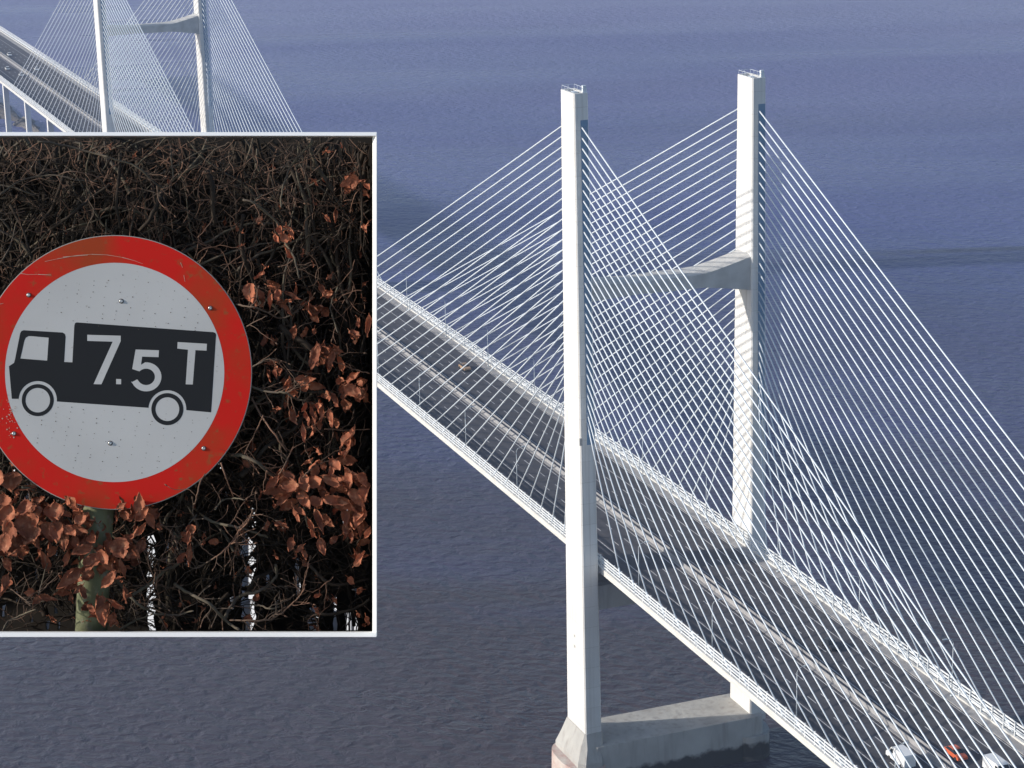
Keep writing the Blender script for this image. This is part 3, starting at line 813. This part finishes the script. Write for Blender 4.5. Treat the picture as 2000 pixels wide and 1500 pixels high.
leaf_px = [ # px, py, length px, width px, direction deg (0 right, 90 up), depth
 (8,930,44,46,-70,.03),(10,985,40,34,-50,.03),(35,965,22,14,-80,.04),(62,950,44,14,10,.04),(85,978,36,18,-5,.04),(25,1035,50,30,-60,.035),(55,1000,44,30,-70,.035),(48,1030,46,40,-75,.03),(20,1010,44,32,-100,.045),
 (78,1012,42,30,-85,.04),(100,1005,34,26,-60,.03),(62,1042,46,34,-110,.028),(10,1060,40,30,-80,.03),(95,1040,40,26,-80,.04),(112,1040,50,26,-95,.025),(115,1000,40,26,-70,.03),(75,1060,34,30,-60,.04),(30,1070,40,26,-120,.04),
 (150,988,38,28,-40,.02),(158,1000,30,22,-60,.025),(128,1055,46,20,-85,.03),(140,1040,36,20,-60,.03),(160,1020,34,26,-30,.03),(160,1030,36,22,-20,.025),(150,1060,30,20,-70,.035),
 (272,985,46,24,75,.02),(282,1000,40,26,60,.02),(295,1018,34,22,-70,.025),(250,1000,34,18,20,.03),(258,1010,26,18,10,.03),(278,1030,34,16,60,.025),(268,1045,30,14,50,.03),(243,985,30,14,25,.03),
 (165,1062,44,20,-150,.03),(158,1078,44,20,-150,.025),(192,1070,40,34,-80,.02),(185,1052,30,26,-60,.025),(235,1068,40,34,-60,.02),(245,1072,42,28,-80,.02),(258,1072,42,24,-50,.025),(205,1090,38,24,-50,.02),(180,1105,44,28,-120,.02),(172,1115,34,24,-120,.02),(216,1100,30,18,-60,.03),
 (132,1128,56,26,-145,.02),(165,1148,48,20,-115,.02),(157,1163,30,16,-110,.02),(214,1135,44,18,-110,.02),(235,1110,38,14,-80,.03),(241,1163,34,14,-85,.03),(93,1168,36,13,-20,.03),(72,1166,26,18,-160,.035),(190,1188,48,22,-100,.02),(200,1205,40,20,-60,.02),(213,1216,46,20,-70,.02),(197,1175,30,18,-95,.025),
 (378,1030,30,20,50,.03),(370,1055,30,10,-95,.03),(366,1082,42,15,-92,.03),(5,1140,36,22,-110,.03),(38,1085,24,16,-80,.05),
 # right side
 (548,455,24,20,-60,.06),(556,472,36,18,-70,.045),(568,490,28,14,-50,.05),(572,460,40,12,-60,.06),(655,428,34,16,-90,.08),(690,355,34,26,-60,.06),(675,362,26,18,-150,.06),(705,350,20,10,50,.06),(716,370,24,14,-60,.06),(645,292,18,8,20,.06),(620,355,20,9,-20,.06),
 (493,573,44,26,-70,.05),(528,586,38,14,-92,.045),(546,584,44,16,-75,.045),(575,575,44,12,-15,.05),(597,605,34,18,-100,.04),(610,598,34,22,20,.045),(605,618,30,18,-70,.045),(560,600,40,14,-35,.06),(630,565,22,14,-60,.05),(648,580,20,14,-80,.06),
 (718,635,42,16,-85,.03),(716,662,30,24,-130,.03),(694,656,28,18,-60,.04),(538,722,34,14,-70,.04),(530,706,22,10,20,.05),(563,750,32,16,60,.04),(600,743,54,22,-6,.05),(618,700,50,20,-95,.035),(625,690,44,18,-85,.035),(636,680,34,22,30,.04),(643,706,40,16,-110,.035),(655,690,26,16,30,.04),(645,720,40,14,-80,.035),
 (695,740,44,22,12,.03),(690,765,40,22,-40,.035),(695,775,34,16,-70,.035),(710,768,28,20,-90,.04),(648,772,30,18,-10,.035),(660,785,34,14,-50,.04),(548,800,14,10,0,.05),(564,812,34,15,-88,.035),(602,805,40,15,-90,.035),(616,812,44,14,-70,.035),(634,808,34,14,-70,.04),(650,820,44,15,-75,.035),(630,795,30,14,-20,.04),
 (597,850,44,14,-88,.035),(684,858,52,26,-100,.03),(683,885,40,16,-90,.035),(608,906,26,12,70,.04),(655,915,36,18,-55,.035),(565,935,36,20,-70,.04),(540,950,52,20,20,.03),(575,948,44,26,10,.03),(598,945,46,24,-60,.03),(620,938,44,22,10,.03),(650,935,44,20,-15,.03),(690,930,46,22,-40,.03),(710,940,34,20,-60,.035),(560,972,46,18,35,.03),(600,975,50,24,-50,.03),(618,985,36,18,-40,.035),(585,1000,40,14,-60,.03),(655,982,50,22,-20,.03),(680,985,50,26,-50,.03),(700,975,44,22,-60,.03),(715,960,44,24,-90,.03),(665,945,46,26,5,.04),
 (622,1020,50,18,-75,.03),(610,1030,30,14,-60,.035),(632,1066,34,18,-75,.03),(567,1064,28,18,-100,.035),(550,1030,30,16,-60,.05),(676,1035,30,16,-80,.035),(688,1030,44,20,-85,.03),(703,1012,44,24,-110,.03),(715,1000,44,24,-60,.03),(700,1090,34,16,60,.04),(718,1075,34,14,10,.04),(548,1088,22,8,-20,.05),(672,1010,36,18,-70,.04),(692,1050,30,16,-60,.04),(590,1085,22,10,-90,.05),(715,1210,18,12,-90,.05),
 (712,450,26,12,-60,.06),(722,1045,24,14,-90,.04),(530,560,26,8,-20,.05),
]
nl = 0
for (px, py, ln, wd, ang, d) in leaf_px:
    for rep in range(4 if wd > 19 else 2):
        mb = MB(); ok = False
        if px < 135 and py < 1000: d = max(d, .062)
        for tries in range(4):
            sc = 1 if rep == 0 else rnd.uniform(.55,.9)
            c = pp(px+rnd.uniform(-3,3)*(1+rep*5), py+rnd.uniform(-3,3)*(1+rep*4), d+rep*.018+rnd.uniform(0,.01))
            if leaf(mb, c, ln*K*.92*sc, wd*K*1.12*sc, R_(ang)+rnd.gauss(0,.15+.5*rep), rnd.uniform(-.5,.5), rnd.uniform(.2,1.1), rnd.uniform(.4,1.5) if wd > 17 else rnd.uniform(1.2,2.2), rnd.gauss(0,.5)): ok = True; break
        if ok:
            if nl < 0: pass
            if rep == 0 and nl < 100 and ln*wd > 500:
                mb.build('leaf', M_leaf, hedge, smooth=True); nl += 1
            else:
                if 'rest' not in globals(): rest = MB()
                b = len(rest.v); rest.v += mb.v; rest.f += [tuple(i+b for i in f) for f in mb.f]; rest.mi += mb.mi
for i in range(330):      # deeper, smaller leaves and bud scales
    px = rnd.uniform(-170,722); py = rnd.uniform(270,1230)
    if not (px > 470 or py > 940 or rnd.random() < .35): continue
    d = rnd.uniform(.05,.25)
    if math.hypot(px-224, py-727) < 300: d += .06
    s = rnd.uniform(8,26) if px > 470 and py > 540 else rnd.uniform(5,14)
    leaf(rest, pp(px,py,d), s*K, s*K*.7, rnd.gauss(-pi/2,.7), rnd.uniform(-.6,.6), rnd.uniform(.2,1.2), rnd.uniform(.6,1.6), rnd.gauss(0,.6))
o = rest.build('leaf', M_leaf, hedge, smooth=True); o['kind'] = 'stuff'

# ---- road sign on its green post
DS = .055; KS = (D+DS)/FPX
def sp(zx, zy, lift=0.0):        # crop coordinates of the sign face -> case space
    v = pp(zx/2.679, 440+zy/2.679, DS); v.z += lift; return v
M_signw = mat('weathered_white_sheeting', (.62,.61,.60), .5, [(3.5,(.55,.54,.53),.4,.7),(90,(.40,.37,.34),.66,.8)])
M_signr = mat('faded_red_sheeting', (.68,.016,.010), .6, [(5,(.40,.055,.015),.46,.70),(60,(.32,.09,.03),.60,.75)], spec=.15)
M_signk = mat('black_sheeting', (.018,.020,.024), .7, spec=.2)
M_alu = mat('grey_sign_edge', (.40,.38,.34), .5, metal=.4)
M_rust = mat('dark_grime', (.10,.07,.05), .9)
sign = empty('road_sign', M=CASE.copy())
tag(sign, 'round red ringed 7.5 T lorry weight limit sign on a mossy green post', 'road sign')
C = sp(600,770); RO = 717/2.679*KS; RI = 574/2.679*KS
mb = MB(); N = 128
def circ(r, z, c=C, n=N, a0=0): return [(c.x+r*math.cos(a0+2*pi*k/n), c.y+r*math.sin(a0+2*pi*k/n), c.z+z) for k in range(n)]
mb.strip([circ(RO+.0006,-.004), circ(RO+.0006,-.0002), circ(RO-.001,0)], True); mb.face(circ(RO+.0006,-.004)[::-1]); mb.face(circ(RO-.001,0))
mb.build('plate', M_alu, sign)
mb = MB(); mb.strip([circ(RI,.0004), circ(RO-.0012,.0004), circ(RO-.0012,.0001)], True); mb.build('red_ring', M_signr, sign)
mb = MB(); mb.face(circ(RI-.0002,.00055)); mb.build('white_face', M_signw, sign)
def arcp(cx, cy, r, a0, a1, n):
    return [(cx+r*math.cos(R_(a0+(a1-a0)*i/n)), cy+r*math.sin(R_(a0+(a1-a0)*i/n))) for i in range(n+1)]
# angles are in image space (y down)
def tri(name, loops, lift, m, parent=sign, thick=.0004):
    bm = bmesh.new(); edges = []
    for lp in loops:
        vs = [bm.verts.new(sp(x, y, lift)) for x, y in lp]
        for i in range(len(vs)): edges.append(bm.edges.new((vs[i], vs[(i+1)%len(vs)])))
    bmesh.ops.triangle_fill(bm, edges=edges, use_beauty=True)
    for f in bm.faces:
        f.normal_update()
        if f.normal.z < 0: f.normal_flip()
    me = bpy.data.meshes.new(name); bm.to_mesh(me); bm.free(); me.materials.append(m)
    o = bpy.data.objects.new(name, me); COL.objects.link(o); o.parent = parent; return o
fa = arcp(198,915,100,177,4,22); ra = arcp(876,962,99,184,6,22)
fa = arcp(198,915,100,-184+360,356+ -0,1) and [(198+100*math.cos(R_(a)), 915+100*math.sin(R_(a))) for a in [184+ (364-184)*i/22 for i in range(23)]]
ra = [(876+99*math.cos(R_(a)), 962+99*math.sin(R_(a))) for a in [184+(363-184)*i/22 for i in range(23)]]
outline = [(62,908)] + fa + ra + [(1105,979),(1131,572),(1126,563),(1116,559),(402,508),(393,512),(389,524),(379,717),(336,715),(344,583),(340,569),(328,561),(124,549),(113,553),(106,564),(80,695),(74,720),(47,737)]
window = [(107,697),(128,604),(136,588),(150,580),(165,580),(255,588),(247,708)]
tri('lorry_symbol', [outline, window], .0007, M_signk)
for (cx, cy, r0w, r1w) in ((198,915,84,64),(876,962,84,62)):
    mb = MB(); c = sp(cx, cy); q = KS/2.679
    mb.strip([circ(r1w*q,.0007,c,64), circ(r0w*q,.0007,c,64)], True); mb.build('wheel_symbol', M_signk, sign)
tri('numeral', [[(457,573),(632,578),(632,606),(531,832),(490,831),(590,609),(457,605)]], .00085, M_signw)
tri('decimal_point', [[(608,804),(634,805),(634,832),(608,831)]], .00085, M_signw)
tri('letter', [[(930,611),(1083,620),(1081,656),(1023,653),(1009,833),(972,832),(984,651),(928,645)]], .00085, M_signw)
# the five: bar and stem, then the bowl as a stroked arc, one outline
bowl = [(765+80*math.cos(R_(a)), 793+76*math.sin(R_(a))) for a in [238+(523-238)*i/30 for i in range(31)]]
bowli = [(765+46*math.cos(R_(a)), 793+43*math.sin(R_(a))) for a in [519+(222-519)*i/30 for i in range(31)]]
five = [(710,650),(832,654),(830,690),(744,687),(738,730)] + bowl[3:] + [(688,822),(718,806)] + bowli[1:] + [(722,762),(692,752)]
tri('numeral', [five], .00085, M_signw)
def rivet(zx, zy):
    mb = MB(); c = sp(zx, zy); mb.strip([circ(.0042,.0006,c,16), circ(.0040,.0020,c,16), circ(.0024,.0030,c,16), circ(.0012,.0022,c,16)], True); mb.face(circ(.0012,.0022,c,16))
    mb.build('rivet', M_riv, sign, True)
    mb = MB(); mb.strip([circ(.0042,.0011,c,16), circ(.0055,.0011,c,16)], True); mb.build('rust_ring', M_rust, sign)
M_riv = mat('rivet_metal', (.55,.55,.55), .35, metal=.8)
for q in ((150,365),(635,397),(1100,433),(73,1090),(577,1140),(1066,1167)): rivet(*q)
# rows of grime specks and scratches
mb = MB(); rg = random.Random(11)
for row in range(14):
    x = 190+row*72; y = 215+abs(x-600)*.25
    while y < 1330:
        y += rg.uniform(14,60); xx = x+(770-y)*.18+rg.gauss(0,3)
        if (xx-600)**2+(y-770)**2 > 550**2: continue
        if 500 < y < 1050 and 40 < xx < 1135 and not (y > 965+ (xx-600)*.06 or y < 545+(xx-600)*.06 and xx > 390): continue
        c = sp(xx, y); mb.face(circ(rg.uniform(.0005,.0013),.0010,c,6))
mb.build('grime', M_rust, sign)
M_scr = mat('pale_scratch', (.50,.38,.30), .6)
mb = MB()
for pl in ([(235,190),(300,176),(400,158),(480,152),(560,155)],[(560,155),(640,168),(700,184),(748,202)],[(108,252),(150,258),(200,257),(268,260)],[(0,412),(18,409)],[(945,195),(955,222)],[(962,262),(968,295)],[(330,166),(460,156)]):
    for i in range(len(pl)-1):
        a, b = pl[i], pl[i+1]; n = (-(b[1]-a[1]), b[0]-a[0]); l_ = math.hypot(*n); wv = rg.uniform(.8,1.8); n = (n[0]/l_*wv, n[1]/l_*wv)
        mb.face([sp(a[0]+n[0],a[1]+n[1],.0009), sp(a[0]-n[0],a[1]-n[1],.0009), sp(b[0]-n[0]*.6,b[1]-n[1]*.6,.0009), sp(b[0]+n[0]*.6,b[1]+n[1]*.6,.0009)])
for i in range(45):   # flaked patch low on the left
    c = sp(rg.gauss(55,18), rg.gauss(1010,55)); mb.face(circ(rg.uniform(.0006,.0018),.0010,c,6))
mb.build('scratches', M_scr, sign)
# post, clip and bracket
M_moss = mat('mossy_green_post', (.21,.22,.12), .9, [(12,(.15,.16,.085),.4,.65),(50,(.30,.28,.22),.55,.75)], (60,.5,.003))
mb = MB(); dp = .105
mb.tube([pp(178,1238,dp)+Vector((0,.002,0)), pp(186,1080,dp), pp(196,900,dp), pp(208,700,dp), pp(218,520,dp)], [.036]*5, 28); 
mb.build('post', M_moss, sign, True)
mb = MB(); 
for y in (620, 850): 
    a = pp(140,y,.065); b = pp(300,y+14,.065); mb.box(a.x,b.x,b.y,a.y,-.072,-.060)
mb.build('rear_channel', M_alu, sign)

# ------------------------------------------------------------------ sea air
mh = bpy.data.materials.new('sea_haze'); mh.use_nodes = True; n = mh.node_tree.nodes; n.remove(n['Principled BSDF'])
pv = n.new('ShaderNodeVolumePrincipled'); pv.inputs['Color'].default_value = (.55,.68,1,1); pv.inputs['Density'].default_value = 1.6e-4; pv.inputs['Anisotropy'].default_value = .2
mh.node_tree.links.new(pv.outputs[0], n['Material Output'].inputs['Volume'])
mb = MB(); mb.box(-9500,9500,-9500,9500,-5.5,206)
o = mb.build('haze', mh); tag(o, kind='stuff')
